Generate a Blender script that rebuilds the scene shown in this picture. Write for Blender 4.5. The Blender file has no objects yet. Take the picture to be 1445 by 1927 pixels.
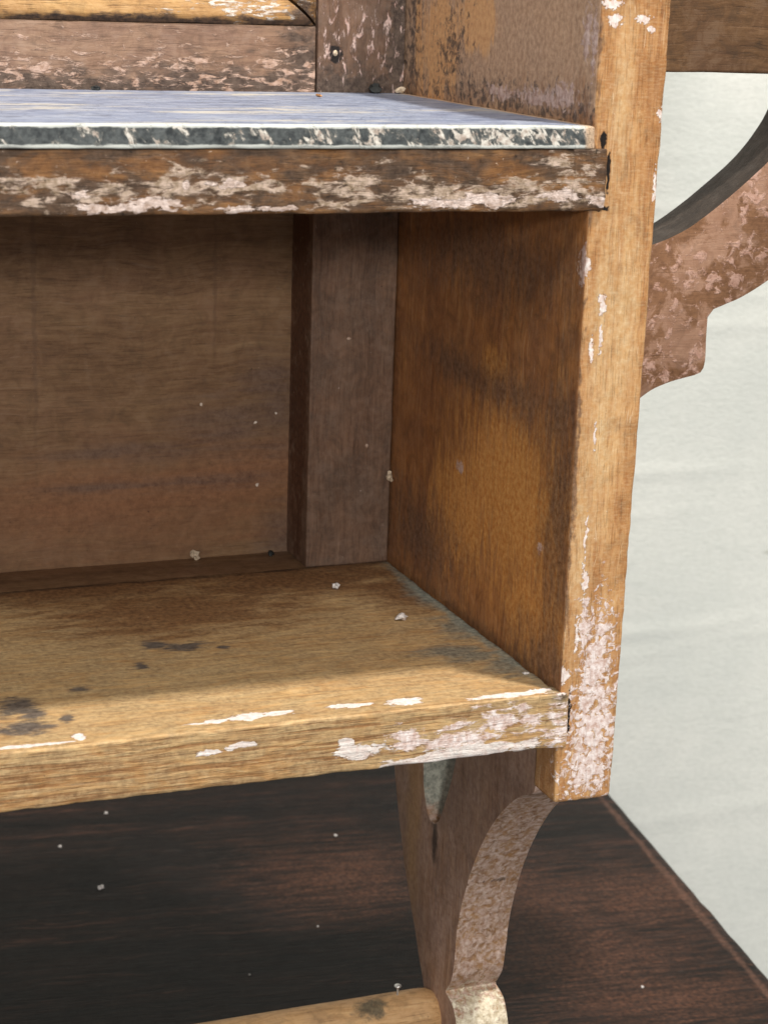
import bpy, bmesh, math, random
from mathutils import Vector, Matrix, noise

# ------------------------------------------------------------------ camera, world, lamps, exposure
scene = bpy.context.scene
C = scene.collection
MM = 0.001

cam_d = bpy.data.cameras.new('camera')
cam = bpy.data.objects.new('camera', cam_d)
C.objects.link(cam)
RX = (0.93267993, -0.35927801, 0.03205416)      # camera right
RY = (-0.06485116, -0.25444032, -0.96491163)    # camera down
RZ = (0.35482740, 0.89787496, -0.26061097)      # camera forward
cam.matrix_world = Matrix(((RX[0], -RY[0], -RZ[0], -0.24854177),
                           (RX[1], -RY[1], -RZ[1], -0.48429046),
                           (RX[2], -RY[2], -RZ[2], 0.19880671),
                           (0, 0, 0, 1)))
cam_d.sensor_fit = 'VERTICAL'
cam_d.sensor_height = 24.0
cam_d.lens = 24.0 * 1.9248251
cam_d.clip_start = 0.01
cam_d.clip_end = 50.0
cam_d.dof.use_dof = True
cam_d.dof.focus_distance = 0.60
cam_d.dof.aperture_fstop = 20.0
scene.camera = cam
scene.cycles.max_bounces = 6
scene.cycles.diffuse_bounces = 3
scene.cycles.glossy_bounces = 2
scene.cycles.caustics_reflective = False
scene.cycles.caustics_refractive = False

world = bpy.data.worlds.new('World')
scene.world = world
world.use_nodes = True
bg = world.node_tree.nodes['Background']
bg.inputs['Color'].default_value = (0.93, 0.97, 1.0, 1)
bg.inputs['Strength'].default_value = 0.27


def area(name, loc, target, size, power, col):
    d = bpy.data.lights.new(name, 'AREA')
    d.shape = 'DISK'
    d.size = size
    d.energy = power
    d.color = col
    o = bpy.data.objects.new(name, d)
    C.objects.link(o)
    o.location = loc
    o.rotation_euler = (Vector(target) - Vector(loc)).to_track_quat('-Z', 'Y').to_euler()
    return o


area('ceiling_lamp', (0.27, -0.31, 1.60), (-0.05, 0.05, 0.0), 0.09, 26.0, (1.0, 0.95, 0.88))
area('front_fill_lamp', (-0.5, -1.3, 1.6), (-0.05, 0.1, 0.0), 0.5, 18.0, (1.0, 0.97, 0.92))  # unseen fill lamp, added high in front to lift the shaded parts
area('room_window', (-0.75, -2.2, 0.66), (-0.05, 0.1, 0.1), 0.28, 23.0, (1.0, 0.97, 0.93))

scene.view_settings.view_transform = 'Standard'
scene.view_settings.look = 'None'
scene.view_settings.exposure = 0.15
scene.view_settings.gamma = 1.0
scene.view_settings.use_curve_mapping = False

# ------------------------------------------------------------------ places of wear, in millimetres (x, y, z, rx, ry, rz)
STILE_MOT = [(11.2,0.0,7.5,5.3,4.0,18.4), (11.2,0.0,-10.8,7.4,4.0,15.3), (10.3,0.0,-24.2,8.9,4.0,9.4), (6.6,0.0,19.3,2.1,4.0,8.2), ]
STILE_FLK = [(0.4,0.0,123.9,1.0,4.0,3.2), (5.8,0.0,114.2,1.3,4.0,3.3), (5.9,0.0,103.7,0.7,4.0,4.5), (3.4,-0.0,100.8,0.7,4.0,3.8), (5.9,0.0,76.3,0.5,4.0,4.3), (5.3,0.0,46.7,0.5,4.0,7.7), (5.7,0.0,33.9,1.2,4.0,4.8), (4.9,0.0,190.5,2.9,4.0,1.7), (13.3,0.0,190.8,2.6,4.0,1.2), (15.5,0.0,188.2,1.6,4.0,1.1), (3.1,0.0,194.4,3.2,4.0,1.6), (19.9,0.0,165.7,1.3,4.0,2.0), (19.7,0.0,146.3,0.7,4.0,5.8), (0.3,0.0,4.9,2.4,4.0,3.0), (4.2,0.0,16.3,0.7,4.0,6.6), ]
STILE_PALE = [(8.2,-0.0,167.8,2.3,4.0,17.1), (6.7,-0.0,106.7,3.0,4.0,30.5), (3.9,0.0,48.4,2.7,4.0,25.7), (13.1,0.0,109.5,3.4,4.0,22.8), (7.7,0.0,79.3,3.4,4.0,23.4), ]
LS_FLK = [(-106.7,-0.0,-6.4,3.3,4.0,0.8), (-97.6,0.0,-5.4,3.7,4.0,0.9), (-60.8,0.0,-10.9,7.8,4.0,2.1), (-66.5,0.0,-7.7,2.2,4.0,1.3), (-37.0,0.0,-16.1,18.5,4.0,2.2), (-25.4,0.0,-15.0,18.8,4.0,2.2)]
LS_TOP = [(-154.2,2.4,-0.2,10.7,1.1,1.2), (-140.9,4.8,-0.2,1.6,2.2,1.2), (-99.2,5.2,-0.2,9.6,1.5,1.2), (-92.6,6.6,-0.2,5.1,2.7,1.2), (-84.7,6.9,-0.2,4.3,1.6,1.2), (-62.7,6.6,-0.2,6.7,1.6,1.2), (-46.9,5.5,-0.2,5.3,3.2,1.2), (-16.8,2.2,-0.2,10.5,1.6,1.2), (-6.3,2.8,-0.2,4.5,1.6,1.2), ]
LS_FLK += LS_TOP
LS_MOT = [(-32.3,0.0,-10.9,20.3,4.0,4.9), (-17.4,-0.0,-6.8,12.0,4.0,5.3), (-0.2,-0.0,-8.7,4.9,4.0,7.5), (-48.7,0.0,-9.9,8.2,4.0,4.1), ]
US_FLK = [(-132.7,0.0,141.7,11.6,4.0,1.4), (-120.5,0.0,142.8,8.3,4.0,1.7), (-99.6,0.0,141.1,5.7,4.0,0.9), (-88.2,0.0,141.2,6.5,4.0,0.8), (-113.6,0.0,147.5,1.1,4.0,0.9), (-43.8,0.0,142.2,10.0,4.0,1.5), (-30.0,0.0,142.9,11.0,4.0,1.7), (-7.9,0.0,143.6,7.2,4.0,1.7), (2.1,0.0,142.3,2.9,4.0,1.6), (-101.1,0.0,147.4,5.6,4.0,1.1), (-140.7,0.0,145.3,2.7,4.0,1.3), ]
US_MOT = [(-143.4,0.0,146.6,14.7,4.0,3.4), (-152.6,0.0,144.5,7.9,4.0,2.6), (-116.4,0.0,147.1,11.1,4.0,4.0), (-99.7,0.0,147.0,11.4,4.0,2.7), (-69.5,0.0,147.5,13.4,4.0,3.3), (-43.9,0.0,144.6,18.5,4.0,3.6), (-17.5,0.0,144.4,14.4,4.0,3.7), (-5.0,0.0,147.1,8.9,4.0,6.5), (-72.3,0.0,142.0,8.9,4.0,1.6), ]
SIDE_FRESH = [(-0.0,111.0,180.1,5.0,17.1,18.1), (0.0,80.3,187.5,5.0,15.6,9.4), ]
SIDE_DIRT = [(0.0,135.7,175.7,5.0,13.9,22.3), (0.0,94.6,167.8,5.0,35.8,4.9), (0.0,39.6,164.2,5.0,27.2,2.1), (-0.0,2.9,167.5,5.0,9.3,5.6), (-0.0,11.6,80.3,5.0,10.0,9.1), (0.0,44.4,79.8,5.0,32.0,6.5), (0.0,85.3,80.1,5.0,24.5,4.7), (0.0,7.4,46.6,5.0,8.3,38.9), (0.0,9.6,6.9,5.0,16.9,9.6), (-0.0,72.5,117.6,5.0,58.6,9.7), (0.0,110.9,18.3,5.0,27.0,11.0), ]
SIDE_LITE = [(-0.0,56.8,85.5,5.0,10.0,5.2), (-0.0,40.5,46.0,5.0,38.8,26.1), (0.0,76.1,34.9,5.0,24.3,19.0), (0.0,21.9,17.9,5.0,20.8,14.5), ]
SIDE_PINK = [(0.0,33.0,167.7,5.0,20.2,2.4), (0.0,62.3,167.3,5.0,9.4,2.2), (0.0,7.0,187.0,5.0,2.5,7.0), (-0.0,2.6,184.3,5.0,1.9,8.3), (0.0,1.2,124.5,5.0,3.2,5.8), (0.0,79.7,48.5,5.0,2.9,1.7), (0.0,19.0,38.9,5.0,1.8,1.9), (-0.0,19.5,169.3,5.0,8.2,3.6), ]
SHELF_DARK = [(-154.5,15.6,0.0,6.8,4.6,4.0), (-149.8,24.6,0.0,3.3,4.8,4.0), (-152.8,31.9,0.0,5.6,5.7,4.0), (-141.4,19.2,-0.0,1.9,2.4,4.0), (-102.8,71.9,0.0,4.4,4.3,4.0), (-94.6,68.5,0.0,9.4,2.9,4.0), (-111.2,55.2,0.0,2.1,2.7,4.0), (-83.0,64.7,0.0,1.9,2.4,4.0), (-132.9,40.3,0.0,2.9,2.1,4.0), (-158.3,14.7,0.0,1.9,3.1,4.0), ]
SHELF_BROWN = [(-87.7,102.9,0.0,43.1,23.1,4.0), (-112.2,133.3,0.0,44.1,16.8,4.0), (-40.1,126.2,0.0,46.0,19.8,4.0), (-7.6,104.8,0.0,15.7,21.6,4.0), ]
SHELF_GREY = [(-4.1,62.9,0.0,8.3,10.7,4.0), (-2.8,97.4,-0.0,5.2,11.8,4.0), (-4.1,26.2,0.0,7.8,9.5,4.0), (-16.5,42.3,0.0,11.1,4.6,4.0), (-10.5,35.5,0.0,9.5,4.5,4.0), ]
TAB_BROWN = [(102.8,215.8,-185.0,33.3,26.9,6.0), (34.7,264.3,-185.0,24.8,24.4,6.0), (103.1,165.3,-185.0,33.6,23.9,6.0), (117.4,124.2,-185.0,32.3,14.6,6.0), (149.7,206.5,-185.0,27.0,22.5,6.0), ]
PANEL_DARK = [(-94.5,161.2,39.7,15.0,5.0,2.2), (-77.7,161.2,38.7,13.3,5.0,2.6), (-51.0,161.2,46.8,15.6,5.0,7.6), (-35.4,161.2,49.9,5.9,5.0,11.5), (-92.7,161.2,27.9,17.0,5.0,1.5), (-58.5,161.2,27.1,17.6,5.0,1.9), (-32.6,161.2,4.9,6.0,5.0,8.0), (-37.6,161.2,61.4,7.8,5.0,7.6), ]
PANEL_RED = [(-96.5,161.2,19.0,57.8,5.0,13.4), (-48.8,161.2,27.5,40.0,5.0,11.7), ]

# ------------------------------------------------------------------ node helpers


def srgb(r, g, b):
    def f(v):
        v /= 255.0
        return v / 12.92 if v <= 0.04045 else ((v + 0.055) / 1.055) ** 2.4
    return (f(r), f(g), f(b), 1.0)


class NG:
    """small wrapper that writes shader nodes; all lengths are millimetres"""

    def __init__(self, name):
        self.m = bpy.data.materials.new(name)
        self.m.use_nodes = True
        self.t = self.m.node_tree
        self.bsdf = self.t.nodes['Principled BSDF']
        tc = self.t.nodes.new('ShaderNodeTexCoord')
        self.p = self.scale(tc.outputs['Object'], (1000, 1000, 1000))

    def link(self, a, s):
        if isinstance(a, (int, float)):
            s.default_value = a
        elif isinstance(a, tuple):
            s.default_value = a
        else:
            self.t.links.new(a, s)

    def math(self, op, a, b=0.0, c=None, clamp=False):
        n = self.t.nodes.new('ShaderNodeMath')
        n.operation = op
        n.use_clamp = clamp
        self.link(a, n.inputs[0])
        self.link(b, n.inputs[1])
        if c is not None:
            self.link(c, n.inputs[2])
        return n.outputs[0]

    def vmath(self, op, a, b=(0, 0, 0), out=0):
        n = self.t.nodes.new('ShaderNodeVectorMath')
        n.operation = op
        self.link(a, n.inputs[0])
        self.link(b, n.inputs[1])
        return n.outputs[out]

    def scale(self, v, s):
        return self.vmath('MULTIPLY', v, s)

    def noise(self, v, scale, detail=4.0, rough=0.55, dist=0.0, color=False):
        n = self.t.nodes.new('ShaderNodeTexNoise')
        self.link(v, n.inputs['Vector'])
        n.inputs['Scale'].default_value = scale
        n.inputs['Detail'].default_value = detail
        n.inputs['Roughness'].default_value = rough
        n.inputs['Distortion'].default_value = dist
        return n.outputs['Color' if color else 'Fac']

    def sstep(self, v, a, b):
        n = self.t.nodes.new('ShaderNodeMapRange')
        n.interpolation_type = 'SMOOTHSTEP'
        self.link(v, n.inputs['Value'])
        n.inputs['From Min'].default_value = a
        n.inputs['From Max'].default_value = b
        return n.outputs['Result']

    def ramp(self, v, stops):
        n = self.t.nodes.new('ShaderNodeValToRGB')
        e = n.color_ramp.elements
        while len(e) < len(stops):
            e.new(0.5)
        for i, (q, c) in enumerate(stops):
            e[i].position = q
            e[i].color = c
        self.link(v, n.inputs['Fac'])
        return n.outputs['Color']

    def mix(self, f, a, b, mode='MIX'):
        n = self.t.nodes.new('ShaderNodeMix')
        n.data_type = 'RGBA'
        n.blend_type = mode
        self.link(f, n.inputs[0])
        self.link(a, n.inputs[6])
        self.link(b, n.inputs[7])
        return n.outputs[2]

    def xyz(self, v):
        n = self.t.nodes.new('ShaderNodeSeparateXYZ')
        self.link(v, n.inputs[0])
        return n.outputs

    def warp(self, v, scale, amt, detail=2.0):
        c = self.noise(v, scale, detail, 0.6, color=True)
        c = self.vmath('SUBTRACT', c, (0.5, 0.5, 0.5))
        return self.vmath('ADD', v, self.scale(c, (amt, amt, amt)))

    def field(self, v, blobs):
        """1 in the middle of the nearest ellipsoid, 0 on its rim, negative outside"""
        out = None
        for cx, cy, cz, rx, ry, rz in blobs:
            n = self.t.nodes.new('ShaderNodeVectorMath')
            n.operation = 'MULTIPLY_ADD'
            self.link(v, n.inputs[0])
            n.inputs[1].default_value = (1.0 / rx, 1.0 / ry, 1.0 / rz)
            n.inputs[2].default_value = (-cx / rx, -cy / ry, -cz / rz)
            ln = self.vmath('LENGTH', n.outputs[0], out=1)
            out = ln if out is None else self.math('MINIMUM', out, ln)
        return self.math('MAXIMUM', self.math('SUBTRACT', 1.0, out), -2.5)

    def mask(self, f, n, a, b, e=0.06, off=0.0):
        """rim of a patch: field * a + noise * b, cut sharply"""
        s = self.math('MULTIPLY', f, a)
        s = self.math('MULTIPLY_ADD', self.math('SUBTRACT', n, 0.5), b, s)
        return self.sstep(s, off - e, off + e)

    def bump(self, h, dist, strength=1.0, prev=None):
        n = self.t.nodes.new('ShaderNodeBump')
        n.inputs['Strength'].default_value = strength
        n.inputs['Distance'].default_value = dist * MM
        self.link(h, n.inputs['Height'])
        if prev is not None:
            self.t.links.new(prev, n.inputs['Normal'])
        return n.outputs[0]

    def done(self, col, rough=0.6, normal=None, spec=0.35):
        self.link(col, self.bsdf.inputs['Base Color'])
        self.link(rough, self.bsdf.inputs['Roughness'])
        self.bsdf.inputs['Specular IOR Level'].default_value = spec
        if normal is not None:
            self.t.links.new(normal, self.bsdf.inputs['Normal'])
        return self.m


AX = {'x': (0.055, 1, 1), 'y': (1, 0.055, 1), 'z': (1, 1, 0.055)}


def wood(name, axis, cols, blot=None, layers=(), scale=1.0, rough=0.6, pores=0.5, relief=0.25, spec=0.3, speck=0.0,
         speck_col=(200, 180, 170), grime=0.35, scratch=0.0, pits=0.6):
    """cols: four sRGB tones dark to light.  blot: (colour, amount, size mm).  layers: dicts with
    blobs, cols, a, b, size, off, soft, stretch, height: dirt, wear, paint or painted-in shade on the wood"""
    g = NG(name)
    w = g.warp(g.p, 0.035, 7.0, 1.0)
    pg = g.scale(w, AX[axis])
    streak = g.noise(pg, 0.85 * scale, 5.0, 0.72, 0.3)
    band = g.noise(pg, 0.13 * scale, 3.0, 0.5, 0.8)
    k = g.math('ADD', g.math('MULTIPLY', streak, 0.6), g.math('MULTIPLY', band, 0.4))
    stops = [(0.33 + 0.113 * i, srgb(*c)) for i, c in enumerate(cols)]
    col = g.ramp(k, stops)
    fine = g.noise(g.scale(g.p, tuple(0.035 if q < 1 else 1.0 for q in AX[axis])), 2.4 * scale, 2.0, 0.7)
    pore = g.sstep(fine, 0.58, 0.68)
    col = g.mix(g.math('MULTIPLY', pore, pores), col, srgb(*[c * 0.5 for c in cols[0]]))
    if blot:
        bc, amt, size = blot
        bn = g.noise(g.p, 1.0 / size, 5.0, 0.62, 0.4)
        col = g.mix(g.math('MULTIPLY', g.sstep(bn, 0.40, 0.66), amt), col, srgb(*bc))
    # handling grime: grey brown film in patches of several sizes, thin scratches
    gn = g.noise(g.p, 0.16, 6.0, 0.72, 0.6)
    if grime:
        col = g.mix(g.math('MULTIPLY', g.sstep(gn, 0.46, 0.68), grime), col, srgb(*[c * 0.42 + 18 for c in cols[1]]))
        col = g.mix(g.math('MULTIPLY', g.sstep(gn, 0.52, 0.34), grime * 0.6), col, srgb(*[min(255, c * 0.8 + 52) for c in cols[2]]))
    if scratch:
        sc = g.noise(g.scale(w, tuple(0.02 if q < 1 else 1.0 for q in AX[axis])), 1.1, 2.0, 0.6)
        col = g.mix(g.math('MULTIPLY', g.sstep(sc, 0.66, 0.70), scratch), col, srgb(*[min(255, c * 0.7 + 78) for c in cols[3]]))
    h = g.math('ADD', streak, g.math('MULTIPLY', pore, -0.35))
    wp = g.warp(g.p, 0.28, 2.6, 2.0)
    cn = g.noise(g.p, 0.55, 4.0, 0.68)
    for L in layers:
        size = L.get('size', 4.0)
        st = L.get('stretch')
        q = g.scale(g.p, AX2[st]) if st else g.p
        n = g.noise(q, 1.0 / size, L.get('detail', 5.0), 0.66, L.get('dist', 0.5))
        f = g.field(wp, L['blobs']) if L.get('blobs') else L.get('base', 0.0)
        m = g.mask(f, n, L.get('a', 1.0), L.get('b', 1.5), L.get('soft', 0.06), L.get('off', 0.0))
        if L.get('amount', 1.0) < 1.0:
            m = g.math('MULTIPLY', m, L['amount'])
        cc = L['cols']
        lc = g.ramp(cn, [(0.36, srgb(*cc[0])), (0.64, srgb(*cc[-1]))])
        col = g.mix(m, col, lc)
        if L.get('height'):
            h = g.math('MULTIPLY_ADD', g.math('MULTIPLY', m, g.math('ADD', 0.4, cn)), L['height'] * 0.4 / relief, h)
    if pits:
        pm = g.sstep(cn, 0.27 + pits * 0.04, 0.235 + pits * 0.04)
        col = g.mix(g.math('MULTIPLY', pm, 0.85), col, srgb(*[c * 0.3 for c in cols[0]]))
    if speck:
        sm = g.sstep(cn, 0.735 - speck * 0.1, 0.755 - speck * 0.1)
        col = g.mix(sm, col, srgb(*speck_col))
    nrm = g.bump(h, relief)
    rr = g.math('ADD', rough - 0.12, g.math('MULTIPLY', gn, 0.24))
    return g.done(col, rr, nrm, spec)


AX2 = {'x': (0.35, 1, 1), 'y': (1, 0.35, 1), 'z': (1, 1, 0.35), 'xx': (0.12, 1, 1), 'zz': (1, 1, 0.12), 'xf': (0.04, 1, 1), 'xc': (0.22, 0.5, 1)}

PINK = [(204, 172, 158), (252, 240, 235)]
WHITE = [(225, 205, 195), (248, 240, 232)]
GREYD = [(50, 42, 38), (98, 84, 74)]

CRACK_SHADE = [(5.1, 0, 150, 0.55, 5, 5.5), (3.6, 0, 140.2, 2.2, 5, 0.8), (3.1, 0, -7, 0.5, 5, 7), (3.0, 0, 158.5, 1.0, 5, 2.4)]  # shadow of the gaps beside the shelf lips, painted as dark cracks
INNER_EDGE_GRIME = [(0.3, 1.5, 150, 1.6, 3, 14), (0.2, 1.5, 60, 1.0, 3, 50), (0.2, 2, 200, 1.2, 3, 30)]

M = {}
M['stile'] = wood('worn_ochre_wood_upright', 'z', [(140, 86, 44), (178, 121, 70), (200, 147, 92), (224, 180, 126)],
                  blot=((160, 104, 56), 0.5, 14), pores=0.32, relief=0.24, grime=0.35, scratch=0.55, layers=[
    dict(blobs=STILE_PALE, cols=[(216, 172, 116), (238, 210, 164)], a=0.5, b=2.2, size=1.6, stretch='zz', soft=0.7, amount=0.6),
    dict(base=-0.1, cols=[(206, 166, 116), (240, 214, 172)], a=1, b=2.6, size=0.55, stretch='xc', soft=0.5, amount=0.3, dist=0.0, height=0.15),
    dict(blobs=INNER_EDGE_GRIME, cols=[(78, 58, 44), (140, 108, 84)], a=0.6, b=2.8, size=2.4, soft=0.3, amount=0.8, stretch='z'),
    dict(blobs=CRACK_SHADE, cols=[(14, 10, 8), (34, 24, 18)], a=1.0, b=1.2, size=1.6, soft=0.2),
    dict(blobs=STILE_MOT, cols=PINK, a=0.7, b=3.9, size=2.2, off=0.12, soft=0.2, height=0.28, detail=7.0, dist=0.7),
    dict(blobs=STILE_FLK, cols=[(222, 192, 178), (250, 240, 232)], a=1.0, b=3.6, size=1.8, off=0.16, height=0.4, detail=7.0)], speck=0.3, speck_col=(238, 216, 186))
M['side'] = wood('old_brown_side_board_wood', 'z', [(124, 76, 40), (162, 106, 60), (180, 124, 74), (198, 148, 96)],
                 blot=((128, 86, 58), 0.55, 22), pores=0.25, relief=0.12, rough=0.48, grime=0.4, scratch=0.4, layers=[
    dict(base=-0.05, cols=[(104, 72, 54), (136, 98, 76)], a=1, b=2.4, size=18, soft=0.5, amount=0.5),
    dict(blobs=SIDE_LITE, cols=[(188, 122, 58), (220, 164, 96)], a=0.8, b=2.8, size=2.2, stretch='zz', soft=0.5, amount=0.8),
    dict(blobs=SIDE_DIRT, cols=[(66, 50, 42), (122, 100, 86)], a=0.7, b=3.0, size=3.2, soft=0.8, amount=0.7, stretch='z'),
    dict(blobs=[(0, 70, 215, 6, 110, 62)], cols=[(164, 132, 106), (204, 170, 140)], a=1.5, b=2.0, size=7, soft=0.4, amount=0.85, stretch='z'),
    dict(blobs=SIDE_FRESH, cols=[(196, 144, 98), (216, 168, 118)], a=1.0, b=2.8, size=5, stretch='zz', soft=0.2),
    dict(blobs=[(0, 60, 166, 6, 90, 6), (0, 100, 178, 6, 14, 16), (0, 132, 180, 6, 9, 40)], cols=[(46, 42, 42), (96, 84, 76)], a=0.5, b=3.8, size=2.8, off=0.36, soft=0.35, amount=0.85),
    dict(blobs=[(0, 75, 0.5, 6, 85, 2.6), (0, 140, 80, 6, 4, 110), (0, 75, 139, 6, 90, 4)], cols=[(44, 32, 24), (78, 58, 44)], a=0.7, b=2.4, size=3, off=0.3, soft=0.6, amount=0.45),  # shade of the joints painted along the corners, together with grime
    dict(blobs=SIDE_PINK, cols=[(176, 142, 130), (220, 196, 186)], a=0.8, b=3.2, size=2.2, off=0.12, soft=0.3, height=0.4, amount=0.85)],
    speck=0.1)
M['lower_shelf'] = wood('pale_worn_shelf_wood', 'x', [(154, 106, 60), (196, 150, 96), (218, 178, 122), (238, 206, 152)],
                        blot=((178, 138, 90), 0.5, 26), pores=0.5, relief=0.32, grime=0.35, scratch=0.3, layers=[
    dict(base=0.10, cols=[(146, 124, 94), (204, 178, 134)], a=1, b=3.4, size=7, soft=0.4, amount=0.6, stretch='x', dist=1.5, detail=7.0),
    dict(blobs=[(-200, 75, 0, 240, 60, 4)], cols=[(132, 106, 76), (186, 156, 112)], a=0.4, b=3.0, size=2.4, soft=0.6, amount=0.5, stretch='xx'),
    dict(blobs=SHELF_BROWN, cols=[(90, 58, 36), (138, 98, 62)], a=0.9, b=2.2, size=6, stretch='x', soft=0.6, amount=0.9),
    dict(blobs=SHELF_GREY, cols=[(88, 90, 84), (142, 142, 128)], a=0.9, b=2.4, size=4, soft=0.6, amount=0.8, stretch='x'),
    dict(blobs=[(-1.0, 80, 0, 3.4, 75, 4)], cols=[(112, 118, 110), (150, 154, 142)], a=0.8, b=1.6, size=4, soft=0.5, amount=0.8, stretch='y'),
    dict(blobs=SHELF_DARK, cols=[(66, 62, 62), (104, 96, 90)], a=0.8, b=2.8, size=3.2, stretch='x', soft=0.4, amount=0.9),
    dict(blobs=[(-200, -0.7, -9, 230, 2.0, 9.5)], cols=[(112, 70, 34), (150, 100, 56)], a=0.4, b=3.6, size=0.95, off=0.25, soft=0.35, amount=0.75, stretch='xf', height=-0.3),
    dict(blobs=[(-200, 138.5, 0, 230, 3, 4), (0.5, 70, 0, 1.8, 80, 4)], cols=[(34, 24, 18), (70, 52, 40)], a=0.8, b=2.0, size=4, soft=0.5, amount=0.85, stretch='x'),  # gap shade painted in where shelf meets back and side, with grime
    dict(blobs=LS_MOT, cols=PINK, a=0.65, b=3.9, size=2.1, off=0.16, soft=0.2, height=0.3, detail=7.0, stretch='x', dist=0.35),
    dict(blobs=LS_FLK, cols=WHITE, a=1.0, b=2.6, size=2.2, off=-0.04, height=0.5, stretch='x')], speck=0.15, speck_col=(216, 196, 160))
M['upper_shelf'] = wood('dark_stained_shelf_wood', 'x', [(70, 46, 28), (118, 78, 44), (146, 102, 60), (170, 126, 80)],
                        blot=((78, 60, 48), 0.6, 12), pores=0.35, relief=0.3, grime=0.45, layers=[
    dict(base=0.08, cols=[(46, 38, 32), (88, 72, 60)], a=1, b=2.8, size=6, soft=0.3, stretch='x', amount=0.8),
    dict(blobs=US_MOT, cols=[(146, 124, 100), (206, 182, 164)], a=0.5, b=3.8, size=2.2, off=0.2, soft=0.25, height=0.5, stretch='x', dist=0.35),
    dict(blobs=US_FLK, cols=[(176, 150, 134), (236, 216, 206)], a=1.0, b=3.6, size=1.9, off=0.1, height=0.5, stretch='x', dist=0.35)],
    speck=0.35, speck_col=(206, 182, 160), pits=1.6)
M['back_frame'] = wood('purplish_brown_back_wood', 'z', [(80, 56, 42), (108, 80, 62), (126, 96, 76), (144, 114, 92)],
                       blot=((96, 72, 56), 0.6, 16), pores=0.25, relief=0.15, grime=0.4, layers=[
    dict(base=-0.1, cols=[(84, 72, 64), (126, 110, 98)], a=1, b=2.2, size=12, soft=0.6, amount=0.55),
    dict(blobs=[(-15, 139, 162, 30, 8, 8), (-2, 139, 178, 5, 8, 40)], cols=GREYD, a=0.7, b=2.8, size=4, soft=0.4, amount=0.85),
    dict(blobs=[(-31.2, 151, 80, 0.9, 11, 95)], cols=[(66, 40, 26), (96, 62, 44)], a=1.4, b=1.0, size=3, soft=0.4, stretch='z', amount=0.9),
    dict(blobs=[(-24.5, 139, 175, 2.6, 6, 2.6)], cols=[(24, 20, 20), (40, 34, 32)], a=1, b=1.4, size=2, soft=0.2),
    dict(blobs=[(-17, 139, 80, 0.6, 4, 0.6), (-9.5, 139, 42, 0.55, 4, 0.6)], cols=[(170, 140, 120), (214, 196, 180)], a=1, b=2.2, size=2, soft=0.3),
    dict(blobs=[(-16, 139, 180, 22, 8, 22)], cols=[(176, 142, 130), (214, 190, 180)], a=0.2, b=3.4, size=1.8, off=0.40, soft=0.15, height=0.5, stretch='z')],
    speck=0.1)
M['back_rail'] = wood('purplish_brown_rail_wood', 'x', [(112, 84, 66), (146, 114, 92), (160, 128, 104), (174, 144, 120)],
                      blot=((126, 98, 84), 0.55, 18), pores=0.4, relief=0.2, grime=0.4, layers=[
    dict(blobs=[(-60, 139, 164, 60, 8, 6), (-34, 139, 170, 8, 8, 14), (-120, 139, 164, 60, 8, 4)], cols=GREYD, a=0.6, b=2.8, size=4, soft=0.4, amount=0.85, stretch='x'),
    dict(blobs=[(-60, 139, 167, 70, 8, 8), (-125, 139, 167, 40, 8, 7)], cols=[(164, 130, 108), (206, 176, 158)], a=0.25, b=3.6, size=2.0, off=0.30, soft=0.2, stretch='x', height=0.5)],
    speck=0.12)
M['moulding'] = wood('pale_yellow_moulding_wood', 'x', [(122, 84, 46), (158, 116, 68), (176, 136, 84), (192, 154, 102)],
                     blot=((146, 104, 62), 0.5, 18), pores=0.6, relief=0.3, grime=0.4, layers=[
    dict(blobs=[(-50, 140, 190, 24, 12, 7)], cols=[(176, 160, 146), (226, 218, 208)], a=0.4, b=3.6, size=2.2, off=0.42, soft=0.16, stretch='x', height=0.4),
    dict(blobs=[(-90, 139, 184, 80, 6, 1.8), (-36, 140, 186, 5, 8, 5)], cols=[(52, 40, 32), (92, 70, 52)], a=0.8, b=2.8, size=3, soft=0.4, stretch='x')])
M['panel'] = wood('dull_brown_panel_wood', 'x', [(92, 66, 44), (116, 86, 60), (130, 100, 71), (142, 113, 83)],
                  blot=((134, 100, 76), 0.5, 34), pores=0.35, relief=0.1, rough=0.55, grime=0.3, scratch=0.12, layers=[
    dict(blobs=PANEL_RED, cols=[(124, 82, 56), (152, 106, 74)], a=0.6, b=2.0, size=9, stretch='xx', soft=0.8, amount=0.75),
    dict(blobs=PANEL_DARK, cols=[(84, 64, 56), (116, 94, 82)], a=0.6, b=2.6, size=3.5, stretch='xx', soft=0.9, amount=0.75),
    dict(blobs=[(-120.5, 161, 95, 0.8, 4, 50), (-58.4, 161, 98, 0.7, 4, 24)], cols=[(92, 68, 50), (110, 84, 64)], a=1, b=2.0, size=3, soft=0.5, amount=0.5),
    dict(blobs=[(-62.6, 161.2, 54.9, 0.65, 4, 0.5), (-43.2, 161.2, 47.4, 0.55, 4, 0.45), (-35.6, 161, 50.5, 0.45, 4, 0.45), (-42, 161, 25, 0.6, 4, 0.6)], cols=[(196, 178, 160), (230, 218, 204)], a=1, b=1.5, size=1, soft=0.3)],
    speck=0.08, speck_col=(176, 150, 122))
BR = [(102, 72, 54), (142, 106, 82), (162, 126, 100), (180, 146, 118)]
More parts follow.
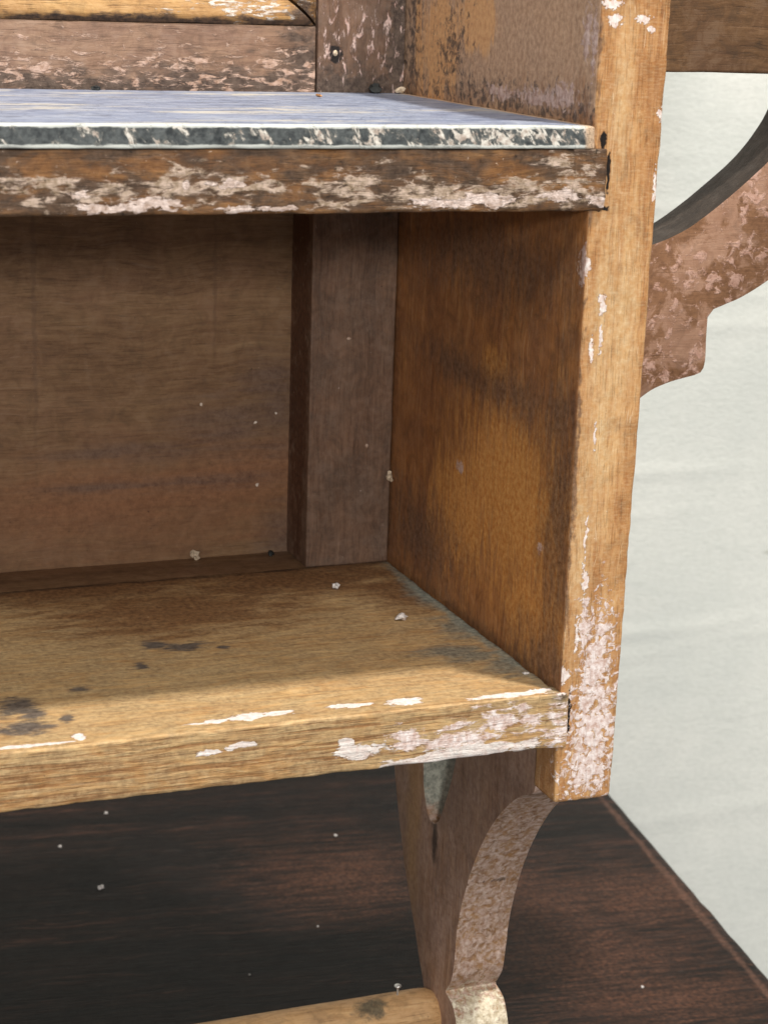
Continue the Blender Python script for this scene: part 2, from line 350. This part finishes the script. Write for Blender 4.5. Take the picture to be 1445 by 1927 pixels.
M['bracket'] = wood('grubby_brown_bracket_wood', 'z', BR, blot=((128, 100, 86), 0.6, 18), pores=0.2, relief=0.15, grime=0.4, layers=[
    dict(base=0.05, cols=[(140, 110, 96), (184, 156, 140)], a=1, b=2.8, size=7, soft=0.6, amount=0.6, stretch='z'),
    dict(blobs=[(0, 108, -60, 6, 6, 60)], cols=[(150, 112, 74), (178, 140, 98)], a=0.8, b=2, size=5, soft=0.6, amount=0.7, stretch='z'),
    dict(blobs=[(0, 88.5, -86, 6, 2.2, 8)], cols=[(30, 22, 18), (52, 40, 32)], a=1, b=1.5, size=3, soft=0.5, amount=0.8)])
M['bracket_edge'] = wood('bracket_edge_with_pink_paint_remains', 'z', [(128, 90, 58), (158, 116, 78), (174, 132, 92), (190, 152, 112)],
                         blot=((126, 96, 74), 0.5, 9), pores=0.2, relief=0.2, grime=0.45, layers=[
    dict(base=0.1, cols=[(176, 142, 124), (220, 196, 182)], a=1, b=3.2, size=2.4, soft=0.4, height=0.3, dist=0.6, amount=0.9),
    dict(blobs=[(10, 62, -150, 14, 16, 14), (10, 60, -172, 14, 12, 20)], cols=[(182, 166, 138), (232, 220, 196)], a=0.8, b=2.6, size=2.0, off=-0.1, soft=0.25, height=0.6),
    dict(blobs=[(10, 99, -56, 14, 6, 30)], cols=[(116, 118, 108), (168, 168, 154)], a=1.0, b=1.0, size=5, soft=0.25),
    dict(blobs=[(10, 60, -89, 13, 6, 1.6)], cols=[(58, 46, 38), (84, 66, 54)], a=1.0, b=4.5, size=2.6, off=0.75, soft=0.4, amount=0.8)])
M['wing'] = wood('mottled_pinkish_brown_wing_wood', 'x', [(150, 114, 92), (158, 121, 98), (164, 127, 103), (172, 136, 112)],
                 blot=((140, 102, 78), 0.6, 6), pores=0.0, relief=0.12, grime=0.3, pits=1.0, layers=[
    dict(base=0.0, cols=[(104, 70, 44), (132, 94, 64)], a=1, b=3.0, size=13, off=-0.06, soft=0.12, dist=0.4, amount=0.85, detail=7.0),
    dict(base=0.0, cols=[(176, 136, 118), (204, 168, 152)], a=1, b=3.0, size=4, off=0.22, soft=0.16, height=0.4, dist=0.4, amount=0.85)])
M['wing_edge'] = wood('blackened_sawn_edge', 'x', [(38, 31, 26), (52, 43, 36), (62, 52, 44), (74, 62, 52)], pores=0.2, grime=0.3)
M['wing_rail'] = wood('shade_darkened_rail_wood', 'x', [(70, 48, 28), (98, 70, 44), (110, 80, 52), (128, 96, 66)],  # brown darkened to hold the shade falling on the rail from above
                      blot=((90, 64, 46), 0.6, 20), pores=0.25, relief=0.12, grime=0.45)
M['rod'] = wood('pale_turned_rod_wood', 'x', [(136, 100, 64), (174, 134, 90), (192, 152, 106), (206, 170, 124)],
                blot=((168, 134, 100), 0.5, 24), pores=0.3, relief=0.2, layers=[
    dict(blobs=[(-24, 78, -140, 6, 6, 3.4)], cols=[(84, 72, 56), (112, 98, 76)], a=1, b=1.8, size=3, soft=0.4)])
TANG = math.atan2(192.99 - 168.52, 315.07 - 130.44)
TPIV = (168.52, 130.44)


def to_table(b):
    dx, dy = b[0] - TPIV[0], b[1] - TPIV[1]
    c, sn = math.cos(TANG), math.sin(TANG)
    return (dx * c - dy * sn, dx * sn + dy * c) + tuple(b[2:])


M['table'] = wood('dark_stained_table_wood', 'x', [(12, 10, 9), (22, 17, 15), (37, 26, 22), (80, 53, 42)],
                  blot=((16, 14, 15), 0.6, 40), pores=0.5, relief=0.2, rough=0.48, spec=0.12, scale=0.55, grime=0.0, scratch=0.12, pits=0.2, layers=[
    dict(blobs=[to_table(b) for b in TAB_BROWN], cols=[(52, 34, 27), (108, 72, 54)], a=0.5, b=3.2, size=2.6, stretch='xx', soft=0.8, amount=0.7),
    dict(blobs=[(-7.6, 0, -185, 1.5, 1500, 3)], cols=[(92, 66, 52), (138, 102, 86)], a=1.0, b=3.0, size=7, off=0.1, soft=0.9, amount=0.4, stretch='y')])


def slab_mat():
    g = NG('grey_stone_with_scraped_cream_paint')
    w = g.warp(g.p, 0.05, 6)
    s = g.noise(g.scale(w, (0.16, 1, 1)), 0.3, 7, 0.74, 0.9)
    s2 = g.noise(g.scale(w, (0.2, 1, 1)), 0.11, 7, 0.72, 0.8)
    col = g.ramp(s, [(0.34, srgb(98, 108, 134)), (0.48, srgb(138, 149, 174)), (0.64, srgb(184, 191, 204))])
    patch = g.noise(g.scale(w, (0.35, 1, 1)), 0.03, 3, 0.6)
    col = g.mix(g.math('MULTIPLY', g.math('MULTIPLY', g.sstep(s2, 0.50, 0.60), 0.8), g.sstep(patch, 0.44, 0.56)), col, srgb(216, 208, 190))
    dk = g.noise(g.scale(w, (0.2, 1, 1)), 0.34, 6, 0.7)
    col = g.mix(g.math('MULTIPLY', g.sstep(dk, 0.56, 0.66), 0.75), col, srgb(74, 78, 92))
    # the front edge: dark grey green, scuffed slantwise, both arrises rubbed pale
    x, y, z = g.xyz(g.p)
    cmb = g.t.nodes.new('ShaderNodeCombineXYZ')
    g.link(g.math('MULTIPLY_ADD', z, 0.45, x), cmb.inputs[0])
    g.link(y, cmb.inputs[1])
    g.link(g.math('MULTIPLY', z, 0.7), cmb.inputs[2])
    n = g.noise(cmb.outputs[0], 0.30, 7, 0.70, 0.5)
    fr = g.ramp(g.noise(g.p, 0.5, 5, 0.7), [(0.34, srgb(42, 46, 48)), (0.66, srgb(98, 102, 101))])
    right = g.sstep(x, -120, -10)
    lv = g.math('ADD', n, g.math('MULTIPLY', right, 0.07))
    fr = g.mix(g.math('MULTIPLY', g.sstep(lv, 0.52, 0.58), 0.6), fr, srgb(134, 132, 124))
    chip = g.sstep(lv, 0.575, 0.60)
    cc = g.ramp(g.noise(g.p, 0.6, 5, 0.7), [(0.38, srgb(178, 160, 146)), (0.6, srgb(232, 226, 214))])
    fr = g.mix(chip, fr, cc)
    fr = g.mix(g.sstep(n, 0.36, 0.32), fr, srgb(34, 34, 36))
    zz = g.math('ABSOLUTE', g.math('SUBTRACT', z, 159.55))
    zz = g.math('ADD', zz, g.math('MULTIPLY', g.math('SUBTRACT', g.noise(g.scale(g.p, (0.3, 1, 1)), 0.6, 5, 0.7), 0.5), 1.5))
    rim = g.sstep(zz, 2.0, 2.3)
    fr = g.mix(g.math('MULTIPLY', rim, 0.9), fr, srgb(218, 220, 212))
    yn = g.math('ADD', y, g.math('MULTIPLY', g.math('SUBTRACT', n, 0.5), 3.0))
    front = g.sstep(yn, 1.4, 0.4)
    endm = g.sstep(g.math('ADD', x, g.math('MULTIPLY', n, 4)), -1.6, 0.2)
    col = g.mix(front, col, fr)
    col = g.mix(endm, col, srgb(206, 176, 146))
    b = g.bump(g.math('ADD', s, g.math('MULTIPLY', chip, 0.5)), 0.25)
    return g.done(col, g.math('ADD', 0.32, g.math('MULTIPLY', s2, 0.25)), b, 0.45)


M['slab'] = slab_mat()


def wall_mat():
    g = NG('pale_green_white_wall_paint')
    n = g.noise(g.p, 0.012, 6, 0.6, 0.3)
    col = g.ramp(n, [(0.34, srgb(217, 219, 212)), (0.66, srgb(231, 231, 223))])
    weave = g.noise(g.scale(g.p, (0.5, 1, 1)), 0.5, 4, 0.7)
    col = g.mix(g.math('MULTIPLY', g.sstep(weave, 0.42, 0.62), 0.25), col, srgb(196, 199, 190))
    spot = g.field(g.warp(g.p, 0.1, 8), [(430.0, 560, -146, 9, 60, 2.0)])
    col = g.mix(g.math('MULTIPLY', g.sstep(spot, -0.2, 0.6), 0.45), col, srgb(130, 130, 108))
    b = g.bump(g.math('ADD', weave, g.noise(g.scale(g.p, (0.3, 1, 1)), 0.06, 5, 0.6, 0.3)), 0.8, 0.7)
    return g.done(col, 0.75, b, 0.25)


M['wall'] = wall_mat()


def plain(name, col, rough=0.6, var=0.25, metal=0.0):
    g = NG(name)
    n = g.noise(g.p, 0.9, 4, 0.6)
    c = g.ramp(n, [(0.35, srgb(*[v * (1 - var) for v in col])), (0.65, srgb(*col))])
    g.bsdf.inputs['Metallic'].default_value = metal
    return g.done(c, rough, g.bump(n, 0.3), 0.4)


M['chip_white'] = plain('white_paint_chip', (236, 228, 222))
M['chip_dark'] = plain('dark_grit', (44, 46, 44))
M['chip_cream'] = plain('cream_paint_chip', (222, 200, 172))
M['chip_orange'] = plain('orange_grit', (196, 140, 84))
M['nail'] = plain('pale_nail_metal', (226, 224, 220), 0.3, 0.2, 0.7)

# ------------------------------------------------------------------ mesh helpers


def wob(p, amt, scale=0.045, seed=0.0):
    v = noise.noise_vector(Vector((p[0] * scale + seed, p[1] * scale - seed, p[2] * scale + 2 * seed)))
    u = noise.noise_vector(Vector((p[0] * scale * 5 + seed, p[1] * scale * 5, p[2] * scale * 5)))
    return (v + u * 0.35) * amt


def coords(a, b, r, step):
    n = max(2, int(round((b - a - 2 * r) / step)))
    inner = [a + r + (b - a - 2 * r) * i / n for i in range(n + 1)]
    lo = [a, a + r * 0.2, a + r * 0.4, a + r * 0.7]
    hi = [b - r * 0.7, b - r * 0.4, b - r * 0.2, b]
    return lo + inner + hi


def board_into(bm, x0, x1, y0, y1, z0, z1, r=1.0, step=3.0, wear=0.6, amt=0.12, seed=0.0, steps=None):
    """a plank with rounded, unevenly worn arrises"""
    lo = (x0, y0, z0)
    hi = (x1, y1, z1)
    steps = steps or (step, step, step)
    cs = [coords(lo[i], hi[i], r, steps[i]) for i in range(3)]
    verts = {}

    def vert(p):
        k = (round(p[0], 4), round(p[1], 4), round(p[2], 4))
        if k in verts:
            return verts[k]
        q = Vector(p)
        wn = noise.noise(Vector((p[0] * 0.11 + seed, p[1] * 0.11, p[2] * 0.11 - seed)))
        wn += 0.6 * noise.noise(Vector((p[0] * 0.45 + seed, p[1] * 0.45, p[2] * 0.45)))
        rr = r * min(1.0, max(0.25, 0.6 + wear * wn))
        c = Vector([min(max(p[i], lo[i] + rr), hi[i] - rr) for i in range(3)])
        d = q - c
        if d.length > 1e-6:
            q = c + d.normalized() * rr if d.length > rr * 0.999 else q
        q += wob(p, amt, seed=seed)
        v = bm.verts.new(q * MM)
        verts[k] = v
        return v

    for ax in range(3):
        u, w = [(1, 2), (2, 0), (0, 1)][ax]
        for side in (0, 1):
            val = (lo, hi)[side][ax]
            A, B = cs[u], cs[w]
            for i in range(len(A) - 1):
                for j in range(len(B) - 1):
                    quad = []
                    for (a, b) in ((A[i], B[j]), (A[i + 1], B[j]), (A[i + 1], B[j + 1]), (A[i], B[j + 1])):
                        p = [0, 0, 0]
                        p[ax] = val
                        p[u] = a
                        p[w] = b
                        quad.append(vert(p))
                    if not side:
                        quad.reverse()
                    if len(set(quad)) == 4:
                        try:
                            bm.faces.new(quad)
                        except ValueError:
                            pass


def spline(pts, step=2.0, closed=False, sharp=()):
    """points along a smooth line through pts; indices in sharp stay corners"""
    out = []
    n = len(pts)
    for i in range(n if closed else n - 1):
        p1, p2 = pts[i], pts[(i + 1) % n]
        p0 = pts[(i - 1) % n] if (closed or i > 0) else p1
        p3 = pts[(i + 2) % n] if (closed or i + 2 < n) else p2
        if i in sharp:
            p0 = p1
        if (i + 1) % n in sharp:
            p3 = p2
        ln = math.hypot(p2[0] - p1[0], p2[1] - p1[1])
        m = max(1, int(ln / step))
        for k in range(m):
            t = k / m
            t2, t3 = t * t, t * t * t
            out.append(tuple(0.5 * (2 * p1[j] + (p2[j] - p0[j]) * t + (2 * p0[j] - 5 * p1[j] + 4 * p2[j] - p3[j]) * t2
                                    + (3 * p1[j] - p0[j] - 3 * p2[j] + p3[j]) * t3) for j in range(2)))
    if not closed:
        out.append(tuple(pts[-1]))
    return out


def cutout_into(bm, outline, d0, d1, plane, bev=0.8, amt=0.1, seed=0.0, pick=None):
    """a board sawn to an outline; plane 'yz' is thick along x, 'xz' along y, 'xy' along z"""
    def P(a, b, d):
        return {'yz': (d, a, b), 'xz': (a, d, b), 'xy': (a, b, d)}[plane]
    tmp = bmesh.new()
    nseg = 5
    rings = [[tmp.verts.new(P(a, b, d0 + (d1 - d0) * s / nseg)) for a, b in outline] for s in range(nseg + 1)]
    n = len(outline)
    f0 = tmp.faces.new(rings[0])
    f1 = tmp.faces.new(list(reversed(rings[-1])))
    for s in range(nseg):
        for i in range(n):
            tmp.faces.new((rings[s][i], rings[s + 1][i], rings[s + 1][(i + 1) % n], rings[s][(i + 1) % n]))
    bmesh.ops.recalc_face_normals(tmp, faces=tmp.faces)
    cap_edges = list(set(f0.edges) | set(f1.edges))
    bmesh.ops.bevel(tmp, geom=cap_edges, offset=bev, segments=2, profile=0.6, affect='EDGES', clamp_overlap=True)
    ax = {'yz': 0, 'xz': 1, 'xy': 2}[plane]
    tmp.normal_update()
    for f in tmp.faces:
        if abs(f.normal[ax]) < 0.5 and (pick is None or pick(f.calc_center_median(), f.normal)):
            f.material_index = 1
    for v in tmp.verts:
        v.co += wob(v.co, amt, seed=seed)
    me = bpy.data.meshes.new('tmp')
    bmesh.ops.scale(tmp, vec=(MM, MM, MM), verts=tmp.verts)
    tmp.to_mesh(me)
    tmp.free()
    bm.from_mesh(me)
    bpy.data.meshes.remove(me)


def obj(name, bm, mat, parent=None, smooth=True, angle=40):
    me = bpy.data.meshes.new(name)
    bmesh.ops.recalc_face_normals(bm, faces=bm.faces)
    bm.to_mesh(me)
    bm.free()
    if smooth:
        for f in me.polygons:
            f.use_smooth = True
        try:
            me.set_sharp_from_angle(angle=math.radians(angle))
        except Exception:
            pass
    me.materials.append(mat)
    o = bpy.data.objects.new(name, me)
    C.objects.link(o)
    if parent is not None:
        o.parent = parent
        o.matrix_parent_inverse = parent.matrix_world.inverted()
    return o


def board(name, mat, parent, *a, **k):
    bm = bmesh.new()
    board_into(bm, *a, **k)
    return obj(name, bm, mat, parent)


def tag(o, label, cat, group=None):
    o['label'] = label
    o['category'] = cat
    if group:
        o['group'] = group
    return o


# ------------------------------------------------------------------ the setting: table top and wall
TZ = -185.0
bm = bmesh.new()
# the table stands slightly turned to the shelf unit; its right edge runs through (168.5,130) and (193,315)
board_into(bm, -900, 0, -330, 385, TZ - 24, TZ, r=8.0, step=16, wear=0.12, amt=0.22, seed=3.1, steps=(16, 10, 8))
table = obj('table_top', bm, M['table'])
table.location = (TPIV[0] * MM, TPIV[1] * MM, 0)
table.rotation_euler = (0, 0, -TANG)
table['kind'] = 'structure'

bm = bmesh.new()
nx, nz = 110, 420
grid = []
random.seed(11)
creases = []                                        # long flat ripples, each with its own length and slope
for k in range(26):
    creases.append((random.uniform(100, 620), random.uniform(-420, 330), random.uniform(60, 240), random.uniform(-0.03, 0.09),
                    random.uniform(2.2, 6.0), random.uniform(0.5, 1.5)))
creases += [(300, -92, 150, 0.035, 3.5, 1.8), (330, -196, 130, 0.06, 4, 1.6), (270, 102, 110, 0.03, 3, 1.4), (300, 70, 120, 0.06, 3.5, 1.2)]
for j in range(nz + 1):
    row = []
    for i in range(nx + 1):
        x = -600 + 1700 * i / nx
        z = -700 + 1300 * j / nz
        s = noise.noise(Vector((x * 0.0022, 7.1, z * 0.004))) * 5.0
        for (cx, cz, ln, sl, wd, hh) in creases:
            t = (x - cx) / ln
            if abs(t) < 1:
                d = (z - cz - sl * (x - cx) - 2.5 * noise.noise(Vector((x * 0.02, cz, 0)))) / wd
                if abs(d) < 4:
                    s -= 0.55 * hh * (1 - t * t) ** 2 * math.exp(-d * d)
        row.append(bm.verts.new((x * MM, (560 + s) * MM, z * MM)))
    grid.append(row)
for j in range(nz):
    for i in range(nx):
        bm.faces.new((grid[j][i], grid[j][i + 1], grid[j + 1][i + 1], grid[j + 1][i]))
rot = Matrix.Translation((0.3, 0.56, 0)) @ Matrix.Rotation(math.radians(-5), 4, 'Z') @ Matrix.Translation((-0.3, -0.56, 0))
bmesh.ops.transform(bm, matrix=rot, verts=bm.verts)
wall = obj('wall', bm, M['wall'], angle=180)
sol = wall.modifiers.new('thickness', 'SOLIDIFY')
sol.thickness = 0.03
sol.offset = 1.0
wall['kind'] = 'structure'

# ------------------------------------------------------------------ the shelf unit
XL = -400.0         # inner face of the far left side, out of the picture
D = 139.2           # depth to the back frame
unit = bpy.data.objects.new('shelf_unit', None)
C.objects.link(unit)
unit.location = (-0.19, 0.085, TZ * MM)
unit.empty_display_size = 0.05
bpy.context.view_layer.update()
tag(unit, 'worn wooden shelf unit with flaking paint standing on the dark table', 'shelf')

# uprights: a side board and a strip along its front edge
for s in (1, -1):
    a0, a1 = (0.0, 20.0) if s > 0 else (XL - 20, XL)
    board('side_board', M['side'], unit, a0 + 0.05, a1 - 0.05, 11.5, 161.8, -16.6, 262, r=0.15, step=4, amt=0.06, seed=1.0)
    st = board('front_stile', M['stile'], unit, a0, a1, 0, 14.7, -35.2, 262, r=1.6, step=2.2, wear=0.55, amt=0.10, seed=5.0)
    for v in st.data.vertices:                       # the strip is planed a little thinner towards its foot
        v.co.x += 0.0013 * (v.co.z - 0.085) / 0.115 * max(0.0, min(1.0, abs(v.co.x - (0.0 if s > 0 else (XL - 20) * MM)) / 0.020)) * s
    st.data.materials.append(M['side'])
    for f in st.data.polygons:                       # the face turned into the unit kept its old brown finish
        if f.normal.x * s < -0.86 and f.center.z > -0.012:
            f.material_index = 1

# lower shelf
bm = bmesh.new()
board_into(bm, XL, -0.6, -0.7, 138.4, -17.0, 0.0, r=1.5, step=2.6, wear=0.8, amt=0.20, seed=8.0)
board_into(bm, -7.5, 2.6, -0.95, 6.0, -17.2, -0.15, r=1.3, step=1.2, wear=1.0, amt=0.30, seed=2.0)
obj('lower_shelf', bm, M['lower_shelf'], unit)

# upper shelf
bm = bmesh.new()
board_into(bm, XL, -0.6, -0.7, 138.4, 139.8, 156.3, r=1.6, step=2.6, wear=0.8, amt=0.22, seed=11.0)
board_into(bm, -6.0, 4.4, -1.1, 6.0, 139.6, 156.5, r=1.7, step=1.2, wear=1.0, amt=0.30, seed=12.0)
obj('upper_shelf', bm, M['upper_shelf'], unit)

# back frame
board('back_stile', M['back_frame'], unit, -30.8, -0.2, D, D + 22, -0.4, 262, r=0.9, step=3.5, amt=0.12, seed=14.0)
board('back_panel', M['panel'], unit, XL, -28, D + 21.6, D + 30, -17, 152, r=0.6, step=6, amt=0.15, seed=15.0)
board('back_ledge', M['panel'], unit, XL, -0.3, 138.9, D + 22, -17, -0.5, r=0.7, step=5, amt=0.15, seed=16.0)
board('back_rail', M['back_rail'], unit, XL, -31.3, D + 0.3, D + 22, 156.5, 183.4, r=0.9, step=3.5, amt=0.16, seed=17.0)
board('upper_back_panel', M['panel'], unit, XL, -28, D + 22.5, D + 30, 156.5, 262, r=0.6, step=8, amt=0.15, seed=18.0)

# mitred moulding round the upper panel
prof = spline([(D + 0.6, 183.6), (D - 0.5, 185.6), (D + 0.8, 188.6), (D + 4.5, 192.0), (D + 9, 195.5), (D + 14, 197.5)], 1.0)
prof = prof + [(D + 22, 197.5), (D + 22, 183.6)]
bm = bmesh.new()
nx = 90
rings = []
for i in range(nx + 1):
    ring = []
    for y, z in prof:
        xe = -32.2 - (z - 183.6) * 1.02          # the mitre
        x = XL + (xe - XL) * i / nx
        q = Vector((x, y, z))
        q += wob(q, 0.22, 0.05, 21.0)
        ring.append(bm.verts.new(q * MM))
    rings.append(ring)
n = len(prof)
for i in range(nx):
    for j in range(n):
        bm.faces.new((rings[i][j], rings[i][(j + 1) % n], rings[i + 1][(j + 1) % n], rings[i + 1][j]))
bm.faces.new(rings[0])
bm.faces.new(list(reversed(rings[-1])))
obj('panel_moulding', bm, M['moulding'], unit)
bm = bmesh.new()
rings = []
nz = 30
for i in range(nz + 1):
    ring = []
    for y, d in prof:
        e = d - 183.6
        z0 = 184.2 + e * 1.02
        z = z0 + (262 - z0) * i / nz
        q = Vector((-31.5 - e, y, z))
        q += wob(q, 0.2, 0.05, 24.0)
        ring.append(bm.verts.new(q * MM))
    rings.append(ring)
for i in range(nz):
    for j in range(n):
        bm.faces.new((rings[i][j], rings[i][(j + 1) % n], rings[i + 1][(j + 1) % n], rings[i + 1][j]))
bm.faces.new(rings[0])
bm.faces.new(list(reversed(rings[-1])))
obj('panel_moulding', bm, M['moulding'], unit)

# lower brackets with their slot
front = spline([(14.0, -30), (14.4, -37.5), (24, -43), (32.5, -49.8), (43.4, -61.3), (53.3, -75.9), (61, -91.5), (65.6, -107), (67.8, -122),
                (69.5, -129), (73.6, -135.2)], 2.0)
foot = spline([(73.4, -135.8), (67.2, -137.6), (63.5, -143), (62, -150), (60.5, -166), (60, TZ)], 2.0)
rear = spline([(114, TZ), (108, -172), (97, -156), (92.6, -145), (98.4, -134.8), (107.6, -118.5), (117, -102), (127, -75.5), (134, -45), (136, -16.8)], 2.5)
slot = spline([(101.5, -16.8), (100.8, -62.8), (97, -77), (91, -80.2), (84.5, -75.5), (77.3, -59.3), (73.4, -48), (70, -30), (69, -16.8)], 2.0, sharp=(0, 8))
outline = front + foot + rear + slot + [(60, -16.8), (40, -16.8), (14.0, -16.8)]
for s in (1, -1):
    a0, a1 = (0.4, 19.6) if s > 0 else (XL - 19.6, XL - 0.4)
    bm = bmesh.new()
    cutout_into(bm, outline, a0, a1, 'yz', bev=0.9, amt=0.25, seed=31.0)
    obj('bracket', bm, M['bracket'], unit).data.materials.append(M['bracket_edge'])

# round rail between the brackets
bm = bmesh.new()
ns, nl = 28, 160
rings = []
for i in range(nl + 1):
    x = XL - 2 + (1.5 - XL + 2) * i / nl
    e = max(0.0, min(1.0, (1.5 - x) / 7.0))
    r = 9.2 * (0.80 + 0.20 * math.sqrt(max(0.0, 1 - (1 - e) ** 2)))
    ring = []
    for k in range(ns):
        t = 2 * math.pi * k / ns
        q = Vector((x, 84 + r * math.cos(t), -149.2 + r * math.sin(t)))
        q += wob(q, 0.18, 0.03, 41.0)
        ring.append(bm.verts.new(q * MM))
    rings.append(ring)
for i in range(nl):
    for k in range(ns):
        bm.faces.new((rings[i][k], rings[i][(k + 1) % ns], rings[i + 1][(k + 1) % ns], rings[i + 1][k]))
bm.faces.new(rings[0])
bm.faces.new(list(reversed(rings[-1])))
rod = obj('rail_rod', bm, M['rod'], unit)

# wing on the right: a sawn arch under a short rail
arch_in = spline([(20, 116), (30, 115.4), (45, 116.6), (60.7, 120.7), (67.2, 123.2), (72.8, 126), (80.1, 130.9), (91.1, 139.3), (99.4, 146.6), (107, 156), (112, 166), (113.5, 174)], 2.0)
arch_out = spline([(139, 174), (137, 156), (130, 136), (118, 119), (103.1, 107.8), (94.5, 102.8), (88.7, 100.5), (83.4, 98.7)], 2.0)
cusp = spline([(81.4, 96.2), (81.4, 88.6), (81.6, 81.6), (80.2, 77.8), (74.9, 76.4), (67.1, 74.5), (59.6, 71), (46, 60), (32, 44), (20, 24)], 2.0)
bm = bmesh.new()
cutout_into(bm, arch_in + arch_out + cusp, 70, 90, 'xz', bev=0.9, amt=0.25, seed=51.0, pick=lambda c, n: n.z > 0.05 and c.z > 110)
obj('wing_bracket', bm, M['wing'], unit).data.materials.append(M['wing_edge'])
board('wing_rail', M['wing_rail'], unit, 20, 142, 71, 90, 173.8, 262, r=1.2, step=3.5, wear=0.8, amt=0.25, seed=53.0)

# nail in the round rail
bm = bmesh.new()
bmesh.ops.create_cone(bm, cap_ends=True, segments=12, radius1=0.35 * MM, radius2=0.35 * MM, depth=5 * MM, matrix=Matrix.Translation((-13 * MM, 84 * MM, -139 * MM)))
bmesh.ops.create_uvsphere(bm, u_segments=14, v_segments=8, radius=1.3 * MM,
                          matrix=Matrix.Translation((-13 * MM, 84 * MM, -136.6 * MM)) @ Matrix.Diagonal((1, 1, 0.45, 1)))
obj('nail', bm, M['nail'], rod)
# nail head standing in the dark hole of the upper stile
bm = bmesh.new()
bmesh.ops.create_icosphere(bm, subdivisions=2, radius=0.85 * MM, matrix=Matrix.Translation((-24.6 * MM, 139.2 * MM, 175.1 * MM)) @ Matrix.Diagonal((1, 0.5, 1.2, 1)))
obj('nail', bm, M['chip_cream'], unit)

# ------------------------------------------------------------------ the slab on the upper shelf
slab = board('stone_slab', M['slab'], None, XL + 1, -0.1, -1.2, 138.6, 156.45, 162.5, r=1.0, step=2.6, wear=0.8, amt=0.10, seed=61.0)
tag(slab, 'thin blue grey slab with chipped white edge lying on the upper shelf', 'slab')

# ------------------------------------------------------------------ crumbs
random.seed(4)


def crumb(name, mat, label, cat, x, y, z, r, flat=0.7, group=None):
    bm = bmesh.new()
    bmesh.ops.create_icosphere(bm, subdivisions=2, radius=1.0)
    sd = random.random() * 50
    for v in bm.verts:
        k = 1 + 0.9 * noise.noise(v.co * 1.3 + Vector((sd, 0, 0))) + 0.3 * noise.noise(v.co * 3.1 + Vector((0, sd, 0)))
        v.co = v.co * k
    zmin = min(v.co.z for v in bm.verts)
    a = random.random() * 6.28
    for v in bm.verts:
        q = v.co.copy()
        q.z -= zmin
        v.co = Vector((q.x * math.cos(a) - q.y * math.sin(a), q.x * math.sin(a) + q.y * math.cos(a), q.z * flat)) * r * MM
    o = obj(name, bm, mat, None, angle=25)
    o.location = (x * MM, y * MM, (z - 0.12) * MM)
    return tag(o, label, cat, group)


crumb('paint_crumb', M['chip_white'], 'larger white paint crumb on the lower shelf near the side board', 'paint crumb', -20.6, 74.2, 0.0, 1.7)
crumb('paint_crumb', M['chip_white'], 'small white paint crumb on the lower shelf in front of the back stile', 'paint crumb', -29.4, 112.0, 0.0, 1.2)
crumb('paint_crumb', M['chip_white'], 'tiny flat white chip on the lower shelf against the side board', 'paint crumb', -3.2, 17.4, 0.0, 1.0, 0.3)
crumb('paint_crumb', M['chip_cream'], 'cream paint crumb lying at the foot of the back panel', 'paint crumb', -65.4, 158.5, -0.5, 1.5, 1.1)
crumb('grit', M['chip_dark'], 'black grit at the foot of the back panel beside the stile', 'grit', -38.0, 156.5, -0.5, 1.2, 0.8)
crumb('grit', M['chip_dark'], 'black grit on the grey slab against the back rail', 'grit', -104.9, 136.0, 162.5, 1.3, 0.6)
crumb('grit', M['chip_dark'], 'lump of black grit on the slab at the foot of the upper stile', 'grit', -11.5, 136.2, 162.5, 2.0, 0.75)
crumb('paint_crumb', M['chip_cream'], 'cream paint crumb in the back corner of the grey slab', 'paint crumb', -3.2, 134.5, 162.5, 1.3, 0.9)
crumb('grit', M['chip_orange'], 'orange speck of grit on the blue grey slab', 'grit', -38.5, 115.0, 162.5, 0.9, 0.5)
crumb('dust_speck', M['chip_white'], 'largest white speck on the dark table under the lower shelf', 'dust speck', -70.5, 284.9, TZ, 1.2, 0.6)
crumb('dust_speck', M['chip_white'], 'white speck on the table between the bracket foot and the table edge', 'dust speck', 113.4, 135.2, TZ, 0.6, 0.6)
for (x, y, r) in ((-78.4, 331.4, 0.7), (-50.0, 361.5, 0.7), (45.0, 305.6, 0.7), (-32.1, 192.0, 0.45), (7.4, 223, 0.45)):
    crumb('dust_speck', M['chip_white'], 'tiny pale speck of dust on the dark table under the lower shelf', 'dust speck', x, y, TZ, r, 0.6, 'tiny pale specks on the dark table')
crumb('paint_crumb', M['chip_cream'], 'cream crumb wedged in the crack between back stile and side board', 'paint crumb', -0.9, 138.2, 29.0, 1.1, 1.6)
